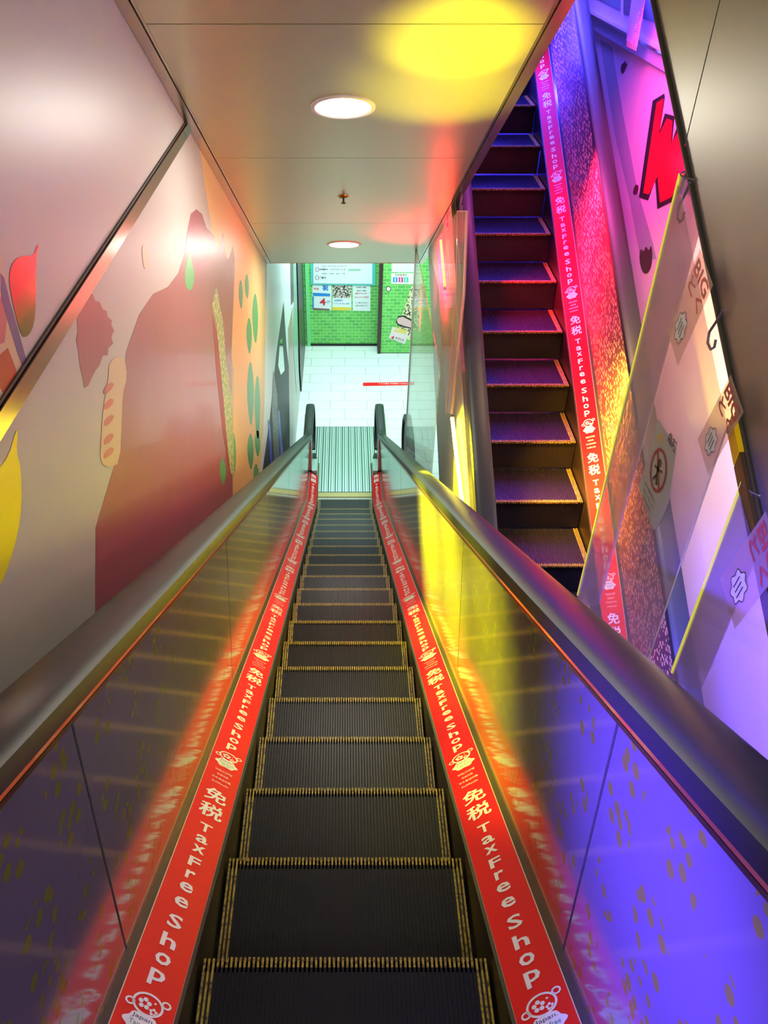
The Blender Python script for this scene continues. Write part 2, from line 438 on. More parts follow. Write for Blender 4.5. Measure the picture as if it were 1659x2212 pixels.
def escalator(root, path, xc, t0, t1, tsteps, phase, k, rise_away, panel, joints, newel=False, lab=''):
    # steps
    for y in tsteps:
        z = path.z_at_y(y)
        s = bpy.data.objects.new('step', STEP[0]); COL.objects.link(s); s.parent = root
        s.location = (xc, y, z)
        b = bpy.data.objects.new('yellow_border', STEP[1]); COL.objects.link(b); b.parent = s
        if not rise_away: s.rotation_euler = (0, 0, math.pi)
    tl = trange(t0, t1, path)
    for sg in (-1, 1):
        def P(pr): return [(sg * x, o) for x, o in pr]
        mb = MB(); sweep(mb, path, xc, P([(.374, -.30), (.384, -.30), (.384, .045), (.374, .045)]), tl)
        mb.build('skirt_panel', M['skirt'], root)
        mb = MB(); sweep(mb, path, xc, P([(.380, .030), (.380, .038), (.506, .108), (.518, .118), (.518, .09)]), tl)
        mb.build('inner_deck', M['steel_r'], root)
        mb = MB(); sweep(mb, path, xc, P([(.506, .112), (.522, .140), (.526, .112)]), tl)
        mb.build('deck_moulding', M['mould'], root, True)
        # printed red strip on the inner deck
        ta, tb = t0, (min(t1, 9.48 - path.y2 + path.t2) if newel else t1)
        mb = MB(); ts = trange(ta, tb, path)
        e = .0022
        sweep(mb, path, xc, P([(.383, .0395 + e), (.505, .1074 + e), (.505, .1074), (.383, .0395)]), ts)
        st = mb.build('sticker_strip', M['red'], root)
        tag(st, 'glossy red sticker strip with white lettering')
        ln = MB()
        for (xa, oa) in ((.384, .0401), (.504, .1068)):
            sweep(ln, path, xc, P([(xa - .0012, oa + e + .0012 - .0007), (xa + .0012, oa + e + .0012 + .0007)]), ts, closed=False)
        ln.build('pale_edge_line', M['edge'], st)
        lt = MB()
        ca, sa = .122 / math.hypot(.122, .068), .068 / math.hypot(.122, .068)
        def fn0(x, y, sg=sg):
            xx = .444 + x * ca * sg          # position across the deck
            oo = .0734 + x * sa * sg + e + .0012
            t = (y if rise_away else y)
            yy, zz = path.at(t, oo)
            return Vector((xc + sg * xx, yy, zz))
        per = 1.28 * k
        tt = phase
        while tt - 1.2 * k > ta: tt -= per
        while tt < tb:
            if tt - 1.16 * k > ta: strip_repeat(lt, fn0, tt, k)
            tt += per
        me_l = lt.build('lettering', [M['white'], M['navy'], M['green_ink']], st)
        # balustrade panels with vertical joints
        js = [t0] + [j for j in joints if t0 < j < t1] + [t1]
        for a, b in zip(js[:-1], js[1:]):
            mb = MB(); g = .006
            sh = 0 if (a > (path.t1 - .5 if newel else 99)) else (1 if not rise_away else -1)
            sweep(mb, path, xc, P([(.519, .115), (.470, .885), (.478, .885), (.527, .115)]), trange(a + g, b - g, path), shear=sh)
            mb.build('balustrade_panel', panel, root)
        mb = MB(); sweep(mb, path, xc, P([(.529, .115), (.480, .885), (.484, .885), (.532, .115)]), tl)
        mb.build('balustrade_backing', M['seam'], root)
        # rails under the belt
        mb = MB(); sweep(mb, path, xc, P([(.463, .882), (.461, .893), (.476, .897), (.476, .880)]), tl)
        mb.build('lower_rail', M['brown_rail'], root)
        mb = MB(); sweep(mb, path, xc, P([(.457, .900), (.450, .918), (.460, .926), (.476, .926), (.476, .900)]), tl)
        mb.build('upper_rail', M['gold_rail'], root)
        mb = MB(); sweep(mb, path, xc, P([(.455, .924), (.450, .950), (.530, .950), (.530, .880), (.478, .880)]), tl)
        mb.build('belt_guide', M['black'], root)
        # outer cladding
        mb = MB(); sweep(mb, path, xc, P([(.534, .905), (.534, -.64), (.524, -.64), (.524, .905)]), tl)
        mb.build('side_cladding', M['clad'], root)
        mb = MB(); sweep(mb, path, xc, P([(.527, .885), (.560, .880), (.560, .870), (.527, .875)]), tl)
        mb.build('outer_deck', M['steel'], root)
        # belt: rounded C section, returning round the newel at the landing
        prof = []
        for a in range(0, 181, 20):
            prof.append((.487 + .0585 * math.cos(R(a)) * (1 if abs(math.cos(R(a))) > .0 else 1), .958 + .024 * math.sin(R(a)) ** .6 if a not in (0, 180) else .958))
        prof += [(.4285, .940), (.436, .932), (.446, .938), (.446, .950), (.528, .950), (.528, .938), (.538, .932), (.5455, .940)]
        prof = P(prof)
        mb = MB(); K = len(prof); rows = []
        for t in tl:
            rows.append([(xc + x, *path.at(t, o)) for x, o in prof])
        if newel:
            t_end = tl[-1]
            yE, zc = path.at(t_end, .60)
            for a in range(10, 171, 10):
                row = []
                for x, o in prof:
                    r = o - .60
                    row.append((xc + x, yE + r * math.sin(R(a)), zc + r * math.cos(R(a))))
                rows.append(row)
        n0 = 0
        for r_ in rows: mb.v += r_
        for i in range(len(rows) - 1):
            for j in range(K):
                a = i * K + j; b = i * K + (j + 1) % K
                mb.f.append((a, b, b + K, a + K)); mb.m.append(0)
        mb.f.append(tuple(range(K))[::-1]); mb.m.append(0)
        mb.f.append(tuple((len(rows) - 1) * K + j for j in range(K))); mb.m.append(0)
        mb.build('handrail', M['belt'], root, True)
        if newel:
            # rounded steel newel under the belt return
            mb = MB(); pts = [(yE - .3, FL + .05), (yE + .12, FL + .05)]
            for a in range(-60, 91, 15):
                pts.append((yE + .30 * math.cos(R(a)), zc + .30 * math.sin(R(a))))
            pts.append((yE - .3, zc + .30))
            mb.prism([(xc + sg * .470, y, z) for y, z in pts], (sg * .05, 0, 0))
            mb.build('newel', M['steel_r'], root)
            mb = MB()
            mb.box((xc + sg * .40 if sg > 0 else xc - .56, 9.50, FL), (xc + .56 if sg > 0 else xc - .40, 9.80, FL + .12))
            mb.prism([(xc + sg * .40, 9.80, FL), (xc + sg * .56, 9.80, FL), (xc + sg * .53, 9.98, FL + .0), (xc + sg * .43, 9.98, FL)], (0, 0, .10), 1)
            mb.build('skirt_end_cap', [M['teal_metal'], M['black']], root)
    mb = MB(); sweep(mb, path, xc, [(-.53, -.64), (.53, -.64), (.53, -.66), (-.53, -.66)], tl)
    mb.build('soffit', M['clad'], root)
    return root

M['mould'] = mat('green_grey_moulding', (.16, .19, .18), .25, .6)
M['edge'] = mat('pale_edge', (.75, .6, .4), .4)
M['clad'] = mat('stainless_cladding', (.58, .56, .53), .35, .15)
M['teal_metal'] = mat('pale_teal_metal', (.45, .62, .6), .35, .5)

main = empty('escalator', 'descending escalator straight ahead between the printed wall and the glass guards', 'escalator')
js = [y / C30 for y in (-.72, .88, 2.47, 4.06, 5.65, 7.24)] + [11.2]
t_land = 9.80 - DP.y2 + DP.t2
ys = [.945 + .4 * i for i in range(-3, 21)]
escalator(main, DP, 0, -1.3, t_land, ys, 3.09, 1.0, False, M['panel'], js, True)

# comb plate and ribbed landing plate
mb = MB(); mb.box((-.38, 9.02, FL - .03), (.38, 9.12, FL + .012)); mb.build('comb_plate', M['comb'] if 'comb' in M else mat('yellow_comb', (.45, .36, .14), .4, .4), main)
mb = MB(); mb.box((-.56, 9.12, FL - .03), (.56, 10.87, FL + .004), 0)
n = 34
for i in range(n):
    x = -.55 + 1.10 * i / n
    mb.box((x, 9.14, FL + .004), (x + .017 + .005 * ((i * 7) % 3), 10.85, FL + .010), 1)
mb.build('landing_plate', [mat('plate_base', (.05, .09, .10), .35, .6), mat('plate_rib', (.50, .60, .62), .35, .6)], main)

right = empty('escalator', 'ascending escalator with dark steps climbing away on the right', 'escalator')
p0 = on_x(1206, 436, 1.27 + .444)
ph = p0.y / C30 + .0
ys = [4.434 + .4 * i for i in range(-9, 18)]
escalator(right, UP, 1.27, 0.6, 13.0, ys, ph, .89, True, M['panel_r'], [2.4, 4.2, 6.0, 7.8, 9.6], False)

# ------------------------------------------------------------------ shell
def struct(name, mb, m, parent=None, smooth=False):
    o = mb.build(name, m, parent, smooth); o['kind'] = 'structure'; return o
XW = -.75; XR = 2.02; YB = 13.7
mb = MB(); mb.box((XW - .15, -3.5, FL - .3), (XW, YB, 3)); struct('wall_left', mb, M['wall_l'] if 'wall_l' in M else M['wall'])
M['wall_r'] = mat('pale_pink_panel', (.74, .60, .66), .3, 0, .2)
mb = MB(); mb.box((XR, -3.5, FL - .3), (XR + .15, YB + .2, 3)); struct('wall_right', mb, M['wall_r'])
mb = MB(); mb.box((XW - .15, -3.6, FL - .3), (XR + .15, -3.5, 3)); struct('wall_back', mb, M['wall'])
mb = MB(); mb.box((XW - .15, -3.5, -.98), (XR + .15, -1.15, -.91)); struct('floor_upper', mb, M['tile'])
# sloped soffit of the flight above = ceiling, laid in panels with open joints
HC = 1.295
zc0 = HC / C30
def cpt(x, t, up): # t along the slope
    return (x, t * C30 + up * S30, zc0 - t * S30 + up * C30)
def ceil_t(py):
    u = (1106 - py) / FPX; d = Vector((0, CP + u * SP, -SP + u * CP)); n = Vector((0, S30, C30)); k = HC / d.dot(n); p = d * k
    return p.y * C30 - (p.z - zc0) * S30
seams = [ceil_t(y) for y in (52, 341, 482)]
tend = ceil_t(568)
cuts = [-3.0] + [seams[0] - 1.55 * 0.9] + seams + [tend]
mb = MB()
for a, b in zip(cuts[:-1], cuts[1:]):
    a += .003; b -= .003
    mb.prism([cpt(-.70, a, 0), cpt(.70, a, 0), cpt(.70, b, 0), cpt(-.70, b, 0)], (0, S30 * .02, C30 * .02))
struct('ceiling', mb, M['ceil'])
mb = MB()
mb.prism([cpt(-.745, -3, .021), cpt(.745, -3, .021), cpt(.745, tend - .01, .021), cpt(-.745, tend - .01, .021)], (0, S30 * .5, C30 * .5))
struct('ceiling_truss', mb, M['clad'])
for i, sg in enumerate((-1, 1)):
    mb = MB()
    mb.prism([cpt(sg * .704, -3, -.008), cpt(sg * .748, -3, -.008), cpt(sg * .748, tend, -.008), cpt(sg * .704, tend, -.008)], (0, S30 * .03, C30 * .03))
    mb.prism([cpt(sg * .690, -3, -.002), cpt(sg * .700, -3, -.002), cpt(sg * .700, tend, -.002), cpt(sg * .690, tend, -.002)], (0, S30 * .01, C30 * .01))
    struct('trim_%d' % (i + 1), mb, M['ceil_trim'])
mb = MB(); mb.prism([cpt(-.748, tend, -.004), cpt(.748, tend, -.004), cpt(.748, tend, .5), cpt(-.748, tend, .5)], (0, .01, 0)); struct('trim_3', mb, M['ceil_trim'])
# wall seam trims at upper floor level
mb = MB(); mb.box((XW, -3.5, -.945), (XW + .012, 4.35, -.895)); mb.box((XW, -3.5, -.892), (XW + .006, 4.35, -.884), 1)
struct('trim_4', mb, [M['trimred'], M['seam']])
mb = MB(); mb.box((XR - .03, -3.5, -.93), (XR, 9.5, -.84)); mb.box((XR - .05, -3.5, -.845), (XR, 9.5, -.83), 1)
struct('trim_5', mb, [mat('bluish_trim', (.45, .48, .55), .3, .3), M['steel']])
# lower floor: brick-laid tiles
m = M['tile']; N, L, B = nodes(m)
tc = N.new('ShaderNodeTexCoord'); br = N.new('ShaderNodeTexBrick')
br.inputs['Scale'].default_value = 1; br.inputs['Brick Width'].default_value = .6; br.inputs['Row Height'].default_value = .30
br.inputs['Mortar Size'].default_value = .004; br.inputs['Color1'].default_value = (.80, .86, .84, 1); br.inputs['Color2'].default_value = (.76, .84, .82, 1)
br.inputs['Mortar'].default_value = (.35, .42, .40, 1); br.offset = .4
L.new(tc.outputs['Object'], br.inputs[0]); L.new(br.outputs[0], B.inputs['Base Color'])
mb = MB(); mb.box((XW - .15, -3.5, FL - .3), (XR + .15, YB + .3, FL - .0005)); struct('floor', mb, m)
mb = MB(); mb.box((XW - .15, tend * C30 + .7, -2.9), (XR + .15, YB + .3, -2.8)); struct('ceiling_lower', mb, mat('lower_ceiling', (.8, .85, .85), .6))

# fascia of the ascending flight above on the right
mb = MB()
def fpt(x, y, up): return (x, y, -1.369 / C30 + y * T30 + up)
for a, b in ((-3.4, .25), (.256, 1.93), (1.936, 3.4)):
    mb.prism([fpt(.76, a, 0), fpt(.76, b, 0), fpt(.76, b, 2.6), fpt(.76, a, 2.6)], (.02, 0, 0))
mb.prism([fpt(.785, -3.4, .01), fpt(.785, 3.4, .01), fpt(.785, 3.4, 2.6), fpt(.785, -3.4, 2.6)], (.9, 0, 0), 1)
M['fascia'] = mat('fascia_metal', (.29, .285, .235), .42, .5)
struct('wall_fascia', mb, [M['fascia'], M['seam']])
mb = MB(); mb.tube([fpt(.755, -3.4, .0), fpt(.755, 3.4, .0)], .005, 8)
struct('trim_6', mb, mat('dark_edge_trim', (.10, .085, .07), .3, .5))

# ------------------------------------------------------------------ ceiling lamps, sprinkler
def disc_frame(px, py):
    u = (1106 - py) / FPX; d = Vector(((px - 745) / FPX, CP + u * SP, -SP + u * CP)); n = Vector((0, S30, C30)); return d * (HC / d.dot(n))
U = Vector((1, 0, 0)); V = Vector((0, C30, -S30)); NN = Vector((0, S30, C30))
def lathe(mb, c, prof, seg=40, m=0, axis=NN, u=U, v=V):
    n0 = len(mb.v); K = len(prof)
    for q in range(seg):
        a = 2 * math.pi * q / seg; dr = u * math.cos(a) + v * math.sin(a)
        for r, h in prof: mb.v.append(tuple(c + dr * r + axis * h))
    for q in range(seg):
        for j in range(K - 1):
            a = n0 + q * K + j; b = n0 + ((q + 1) % seg) * K + j
            mb.f.append((a, a + 1, b + 1, b)); mb.m.append(m)
for px, py, lab in ((741, 231, 'large round recessed downlight nearer the camera in the sloping ceiling'), (743, 528, 'small-looking round downlight near the far end of the sloping ceiling')):
    c = disc_frame(px, py)
    e = empty('downlight', lab, 'ceiling light', c, 'recessed downlights in the sloping ceiling')
    mb = MB(); lathe(mb, Vector(), [(.118, 0), (.128, -.008), (.144, -.006), (.146, .002)]); mb.build('trim_ring', M['ring'], e, True)
    mb = MB(); lathe(mb, Vector(), [(.0005, -.005), (.118, -.005), (.119, .004)]); mb.build('diffuser', M['lens'], e, True)
    d = bpy.data.lights.new('downlight_lamp', 'AREA'); d.shape = 'DISK'; d.size = .22; d.energy = 16; d.color = WHITE
    lo = bpy.data.objects.new('downlight_lamp', d); COL.objects.link(lo); lo.location = c - NN * .012
    lo.rotation_euler = (-NN).to_track_quat('-Z', 'Y').to_euler()
c = disc_frame(742, 424)
e = empty('sprinkler', 'small brass sprinkler head between the two ceiling downlights', 'sprinkler', c)
mb = MB(); lathe(mb, Vector(), [(.0005, -.012), (.018, -.012), (.036, -.004), (.040, .001)]); mb.build('escutcheon', M['brass'], e, True)
mb = MB(); lathe(mb, Vector(), [(.0005, -.045), (.014, -.045), (.015, -.040), (.006, -.038), (.006, -.010)]); mb.build('nozzle', M['seam'], e, True)

# ------------------------------------------------------------------ prints on walls
def smooth_poly(pts, it=1):
    for _ in range(it):
        q = []
        for i in range(len(pts)):
            a, b = pts[i], pts[(i + 1) % len(pts)]
            q += [(.75 * a[0] + .25 * b[0], .75 * a[1] + .25 * b[1]), (.25 * a[0] + .75 * b[0], .25 * a[1] + .75 * b[1])]
        pts = q
    return pts
def decal_x(name, pts, X, m, th=.002, lift=0.0004, parent=None, it=0, side=None):
    s = 1 if X < 0 else -1
    th *= .35; lift *= .4
    if it: pts = smooth_poly(pts, it)
    mb = MB()
    P = [on_x(x, y, X) for x, y in pts]
    P = [Vector((X + s * lift, p.y, p.z)) for p in P]
    mb.prism(P, (s * th, 0, 0))
    return mb.build(name, m, parent)
def decal_y(name, pts, Y, m, th=.004, lift=0.0, parent=None, it=0):
    mb = MB(); P = [on_y(x, y, Y) for x, y in pts]
    mb.prism([Vector((p.x, Y - lift, p.z)) for p in P], (0, -th, 0))
    return mb.build(name, m, parent)

M['mauve'] = mat('mauve_print', (.36, .085, .125), .34, 0, .2)
bump(M['mauve'], 5, .25, dist=.01)
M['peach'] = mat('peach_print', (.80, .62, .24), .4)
M['leafg'] = mat('green_leaf_print', (.10, .42, .14), .35)
M['leafy'] = mat('leaf_reflection_yellow', (.85, .80, .02), .35, .2)  # yellow light reflected by the foil, painted as its colour
M['cream'] = mat('cream_print', (.62, .50, .32), .4)
M['rose'] = mat('rose_print', (.55, .16, .16), .4)
# peach ground of the mural at its far end
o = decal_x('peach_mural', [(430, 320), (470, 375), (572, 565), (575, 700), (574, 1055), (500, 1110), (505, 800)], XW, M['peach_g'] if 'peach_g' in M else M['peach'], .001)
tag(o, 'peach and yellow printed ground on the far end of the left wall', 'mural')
hill = [(205, 1345), (206, 1140), (245, 1010), (262, 860), (272, 760), (300, 680), (330, 635), (362, 620), (385, 590), (400, 545), (404, 500),
        (412, 462), (424, 452), (436, 462), (446, 492), (462, 508), (474, 540), (481, 502), (490, 560), (495, 556), (503, 530), (507, 560), (506, 600), (500, 760), (500, 900), (503, 1088), (503, 1095), (400, 1180)]
o = decal_x('hill_mural', hill, XW, M['mauve'], .001, .0012)
tag(o, 'large glossy mauve mountain silhouette printed on the left wall', 'mural')
tree = [(172, 790), (169, 760), (164, 735), (168, 715), (166, 690), (172, 665), (177, 640), (185, 628), (195, 634), (200, 636), (206, 650), (214, 652), (222, 668), (230, 672), (232, 684), (241, 692), (240, 702), (246, 714), (240, 728), (244, 742), (234, 752), (232, 768), (222, 768), (214, 790), (206, 800), (198, 816), (190, 834), (182, 838), (178, 815)]
o = decal_x('tree_mural', tree, XW, M['mauve'], .001, .0012)
tag(o, 'small mauve round-topped tree silhouette printed below the wall trim', 'mural')
def leaf(pts, m, lab, parent=None, group='printed leaves on the left wall', X=None, lift=.0024):
    o = decal_x('leaf_sticker', pts, XW if X is None else X, m, .001, lift, it=1)
    return tag(o, lab, 'sticker', group)
def lf(x, y0, y1, w): 
    ym = (y0 + y1) / 2
    return [(x, y0), (x + w / 2, ym - (y1 - y0) * .15), (x + w * .45, ym + (y1 - y0) * .2), (x + 1, y1), (x - w * .45, ym + (y1 - y0) * .15), (x - w / 2, ym - (y1 - y0) * .2)]
leaf([(408, 512), (412, 560), (420, 590), (418, 615), (410, 630), (400, 618), (398, 590), (404, 560)], M['leafg'], 'green leaf with a pale stem on the mauve mountain peak')
leaf(lf(481, 985, 1052, 14), M['leafg'], 'single green leaf low on the mauve mountain by its right edge')
leaf(lf(520, 600, 672, 9), M['leafg'], 'uppermost left green leaf on the peach wall print')
leaf(lf(533, 588, 650, 9), M['leafg'], 'thin green leaf highest on the peach wall print')
leaf(lf(551, 625, 750, 13), M['leafg'], 'long green leaf at the right of the upper leaf column')
leaf(lf(538, 680, 770, 12), M['leafg'], 'green leaf left of the long one in the leaf column')
for x, a, b, w_, l_ in ((541, 770, 930, 15, 'tall green leaf in the middle of the leaf column'), (556, 800, 960, 12, 'narrow green leaf beside the tall middle leaf'),
                        (541, 930, 1020, 14, 'lower green leaf in the left row of the leaf column'), (556, 925, 990, 12, 'short green leaf in the right row of the leaf column'), (553, 998, 1055, 12, 'lowest dark green leaf just above the handrail'),
                        (505, 930, 1030, 9, 'slim green leaf beside the beanstalk strip foot')):
    leaf(lf(x, a, b, w_), M['leafg'], l_)
leaf([(305, 525), (318, 545), (322, 560), (315, 582), (309, 575)], M['cream'], 'small olive leaf scrap on the wall below the seam trim')
# beanstalk-like patterned strip
M['vine'] = mat('vine_print', (.5, .6, .3), .4)
nz = noise_mix(M['vine'], (.75, .68, .45), (.22, .42, .10), 40, .42, .52)
o = decal_x('vine_mural', [(467, 620), (474, 655), (482, 700), (488, 780), (500, 860), (506, 1000), (505, 1030), (497, 1020), (488, 930), (477, 800), (467, 700), (458, 660)], XW, M['vine'], .001, .0026)
tag(o, 'narrow vertical patterned print at the right edge of the mauve mountain', 'mural')
o = decal_x('red_stripe', [(458, 680), (468, 720), (490, 900), (499, 1010), (496, 1028), (480, 930), (466, 800)], XW, mat('red_black_print', (.30, .02, .02), .4), .001, .0020)
tag(o, 'thin dark red tapering stripe left of the patterned vine print', 'mural')
# two foil leaves near the left frame edge, their coloured reflections painted in
mm = mat('leaf_reflection_red_green', (.8, .05, .05), .3, .0, .3)
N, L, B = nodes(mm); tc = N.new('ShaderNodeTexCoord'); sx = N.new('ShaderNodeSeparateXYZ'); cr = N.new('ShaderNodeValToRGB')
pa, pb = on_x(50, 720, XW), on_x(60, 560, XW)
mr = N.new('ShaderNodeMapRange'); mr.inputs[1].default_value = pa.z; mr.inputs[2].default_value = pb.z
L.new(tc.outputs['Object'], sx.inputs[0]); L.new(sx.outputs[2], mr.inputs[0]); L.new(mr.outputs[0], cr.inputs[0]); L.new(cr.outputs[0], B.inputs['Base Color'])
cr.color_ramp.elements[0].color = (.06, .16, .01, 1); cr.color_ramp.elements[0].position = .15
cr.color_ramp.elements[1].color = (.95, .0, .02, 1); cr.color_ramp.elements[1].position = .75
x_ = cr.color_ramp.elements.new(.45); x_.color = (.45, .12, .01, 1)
o = leaf([(80, 530), (84, 528), (78, 552), (77, 600), (76, 680), (68, 715), (52, 732), (42, 715), (28, 660), (18, 605), (24, 570), (42, 553), (72, 553)], mm, 'large foil leaf with a red-to-green reflection painted in, above the wall seam at left edge')
o = leaf([(34, 928), (38, 930), (34, 975), (44, 1010), (46, 1090), (38, 1150), (20, 1215), (0, 1265), (-30, 1290), (-60, 1200), (-50, 1080), (-10, 1020), (18, 985)], M['leafy'], 'big foil leaf with a yellow reflection painted in, below the wall seam at left edge')
# printed picture at the left frame edge
e = tag(decal_x('picture_mural', [(-80, 480), (0, 540), (12, 610), (26, 690), (45, 760), (60, 810), (0, 872), (-80, 940)], XW, M['cream'], .001, .0012), 'cream and red printed picture with blue border above the seam, left edge', 'mural')
decal_x('blue_border', [(0, 590), (8, 600), (20, 650), (40, 720), (62, 800), (55, 812), (36, 760), (15, 690), (2, 650)], XW, mat('blue_print', (.05, .08, .25), .4), .001, .0026, e)
decal_x('red_square', [(-6, 770), (16, 752), (34, 800), (40, 830), (12, 858), (-6, 830)], XW, mat('redbrown_print', (.45, .05, .02), .4), .001, .0026, e)
decal_x('rose_patch', [(-30, 620), (0, 640), (14, 690), (8, 740), (-20, 750)], XW, M['rose'], .001, .0026, e)
# cream skewer-like picture with rose ovals beside the tree print
e = tag(decal_x('snack_mural', [(236, 775), (268, 770), (274, 815), (264, 850), (262, 900), (258, 1000), (236, 1010), (215, 1000), (218, 940), (222, 880), (232, 830)], XW, M['cream'], .001, .0030, it=1), 'cream printed shape carrying a column of rose ovals on the left wall', 'mural')
for y in (835, 870, 905, 945, 975):
    decal_x('rose_oval', [(222, y + 14), (226, y), (238, y - 10), (246, y - 6), (240, y + 6), (228, y + 16)], XW, M['rose'], .001, .0042, e, it=1)

# ------------------------------------------------------------------ right wall prints
RX = XR
M['wred'] = mat('red_letter_print', (.85, .0, .01), .3)
M['wblk'] = mat('black_print', (.015, .01, .01), .35)
Wp = [(1437, 209), (1441, 214), (1430, 275), (1433, 250), (1458, 255), (1452, 306), (1470, 290), (1490, 300), (1474, 385), (1457, 440), (1430, 448), (1421, 437), (1422, 382), (1403, 430), (1388, 428), (1390, 410), (1414, 220), (1420, 212)]
Wo = [(1414, 222), (1437, 207), (1438, 215), (1428, 285), (1438, 248), (1457, 254), (1452, 308), (1462, 275), (1500, 290), (1500, 330), (1474, 400), (1454, 430), (1423, 446), (1419, 385), (1405, 428), (1387, 422)]
Wr = [(1419, 222), (1434, 213), (1424, 292), (1441, 256), (1453, 261), (1450, 312), (1465, 285), (1500, 300), (1500, 330), (1470, 395), (1450, 426), (1426, 438), (1421, 380), (1402, 420), (1390, 417)]
cx_ = sum(p[0] for p in Wo) / len(Wo); cy_ = sum(p[1] for p in Wo) / len(Wo)
Wo = [(cx_ + (x - cx_) * 1.10 - 1, cy_ + (y - cy_) * 1.045) for x, y in Wo]
e = empty('letter_print', 'large red letter W with black outline printed on the pink wall', 'lettering')
decal_x('outline', Wo, RX, M['wblk'], .001, .002, e)
decal_x('letter_face', Wr, RX, M['wred'], .001, .0035, e)
o = decal_x('blue_shape', [(1475, 385), (1500, 340), (1510, 420), (1468, 420)], RX, mat('blue_wall_print', (.02, .03, .35), .4), .001, .002)
tag(o, 'dark blue printed corner below the red letter on pink wall', 'mural')
for pts, lab in (([(1348, 135), (1352, 130), (1352, 140), (1357, 134), (1352, 148), (1346, 161), (1341, 155), (1342, 140)], 'small dark mark high on the pink wall'),
                 ([(1376, 398), (1380, 402), (1378, 416), (1372, 422), (1367, 418), (1371, 402)], 'small brown dot left of the red letter foot'),
                 ([(1384, 535), (1391, 545), (1396, 530), (1402, 543), (1407, 528), (1410, 545), (1408, 575), (1399, 592), (1388, 588), (1381, 560)], 'brown paw-like mark below the red letter')):
    o = decal_x('paw_mark', pts, RX, mat('brown_print', (.06, .012, .02), .4), .001, .004, it=1)
    tag(o, lab, 'sticker', 'dark marks on the pink wall')
o = decal_x('grey_stripe', [(1296, 85), (1322, 100), (1345, 240), (1375, 400), (1412, 530), (1418, 560), (1384, 560), (1360, 430), (1330, 300), (1310, 180)], RX, mat('grey_band_print', (.35, .37, .42), .35), .001, .0008)
tag(o, 'diagonal grey band printed across the pink wall', 'mural')
# upper storey windows above the trim
for i, pts in enumerate(([(1285, -60), (1340, -60), (1341, 22), (1283, -8)], [(1349, -60), (1372, -60), (1366, 36), (1348, 28)], [(1398, -40), (1440, -30), (1460, 60), (1390, 40)])):
    o = decal_x('window_%d' % (i + 1), pts, RX, mat('dim_window_%d' % i, ((.18, .28, .24), (.16, .13, .13), (.05, .06, .2))[i], .15, 0, .4), .004, .01)
    o['kind'] = 'structure'
e = empty('hanging_banner', 'small pink banner with printed characters hanging over the blue trim', 'banner')
def bn(x, y): p = on_x(x, y, 1.9); return p
mb = MB(); mb.prism([bn(1373, -60), bn(1405, -60), bn(1376, 103), bn(1354, 88)], (-.004, 0, 0)); mb.build('banner_sheet', mat('banner_pink', (.8, .5, .6), .5), e)
mb = MB()
for i in range(5):
    x0 = 1356 + i * 4.4
    mb.prism([bn(x0, 87 + i * 2.4), bn(x0 + 2.2, 88 + i * 2.4), bn(x0 + .8, 101 + i * 2.2), bn(x0 - 1.4, 100 + i * 2.2)], (-.006, 0, 0))
mb.build('fringe', mat('banner_fringe', (.6, .35, .3), .5), e)
mb = MB()
cb = bn(1379, 45)
fnb = lambda x, y: Vector((cb.x - .0062, cb.y - x, cb.z + y))
put_text(mb, '特', fnb, 0, .03, .05, .06, .02); put_text(mb, '典', fnb, 0, -.04, .05, .06, .02); put_text(mb, '●', fnb, 0, -.11, .03, .04, .02)
mb.build('banner_text', M['wred'], e)

# ------------------------------------------------------------------ LED tubes on the truss side
def led(name, lab, a, b, col, es, r=.012):
    e = empty(name, lab, 'lamp', a)
    A = Vector((0, 0, 0)); Bv = Vector(b) - Vector(a)
    mb = MB(); mb.tube([A, Bv], r, 12); mb.build('tube', mat(lab[:20] + '_glow', col, .4, emit=col, es=es), e, True)
    n = Bv.normalized()
    mb = MB()
    for q in (A - n * .02, Bv + n * .005): mb.tube([q, q + n * .015], r * 1.3, 10)
    mb.build('end_cap', M['steel_r'], e)
XT = 1.27 - .534
a = on_x(977, 905, XT - .03); b = on_x(1000, 1100, XT - .03)
led('led_tube', 'bright yellow-white light tube upright against the truss side', a, b, (1.0, .92, .15), 9)
spot('yellow_truss_fill', (a + b) / 2 + Vector((-.24, .1, .05)), (a + b) / 2 + Vector((.05, 0, .0)), YELLOW, 700, 120, .9, .05)  # added unseen spot facing the tube, yellows the truss side
a = on_x(952, 520, XT - .03); b = on_x(961, 620, XT - .03)
led('led_tube', 'orange light tube in the red glow under the ceiling corner', a, b, (1.0, .35, .02), 6, .009)
spot('red_truss_fill', (a + b) / 2 + Vector((-.30, .0, -.05)), (a + b) / 2 + Vector((.05, 0, -.05)), RED, 260, 105, .9, .05)  # added unseen spot facing the tube, reddens the truss side

# ------------------------------------------------------------------ acrylic guards
def acrylic(name, col, a=.25, rough=.05):
    m = bpy.data.materials.new(name); m.use_nodes = True
    N, L = m.node_tree.nodes, m.node_tree.links
    N.clear(); out = N.new('ShaderNodeOutputMaterial'); mx = N.new('ShaderNodeMixShader'); tr = N.new('ShaderNodeBsdfTransparent'); pb = N.new('ShaderNodeBsdfPrincipled')
    tr.inputs[0].default_value = (*[min(1, .6 + .4 * c) for c in col], 1)
    pb.inputs['Base Color'].default_value = (*col, 1); pb.inputs['Roughness'].default_value = rough
    mx.inputs[0].default_value = a
    L.new(tr.outputs[0], mx.inputs[1]); L.new(pb.outputs[0], mx.inputs[2]); L.new(mx.outputs[0], out.inputs[0])
    return m
M['acr'] = acrylic('clear_acrylic', (.66, .56, .58), .26)
M['acr2'] = acrylic('curled_acrylic', (.70, .62, .66), .42)
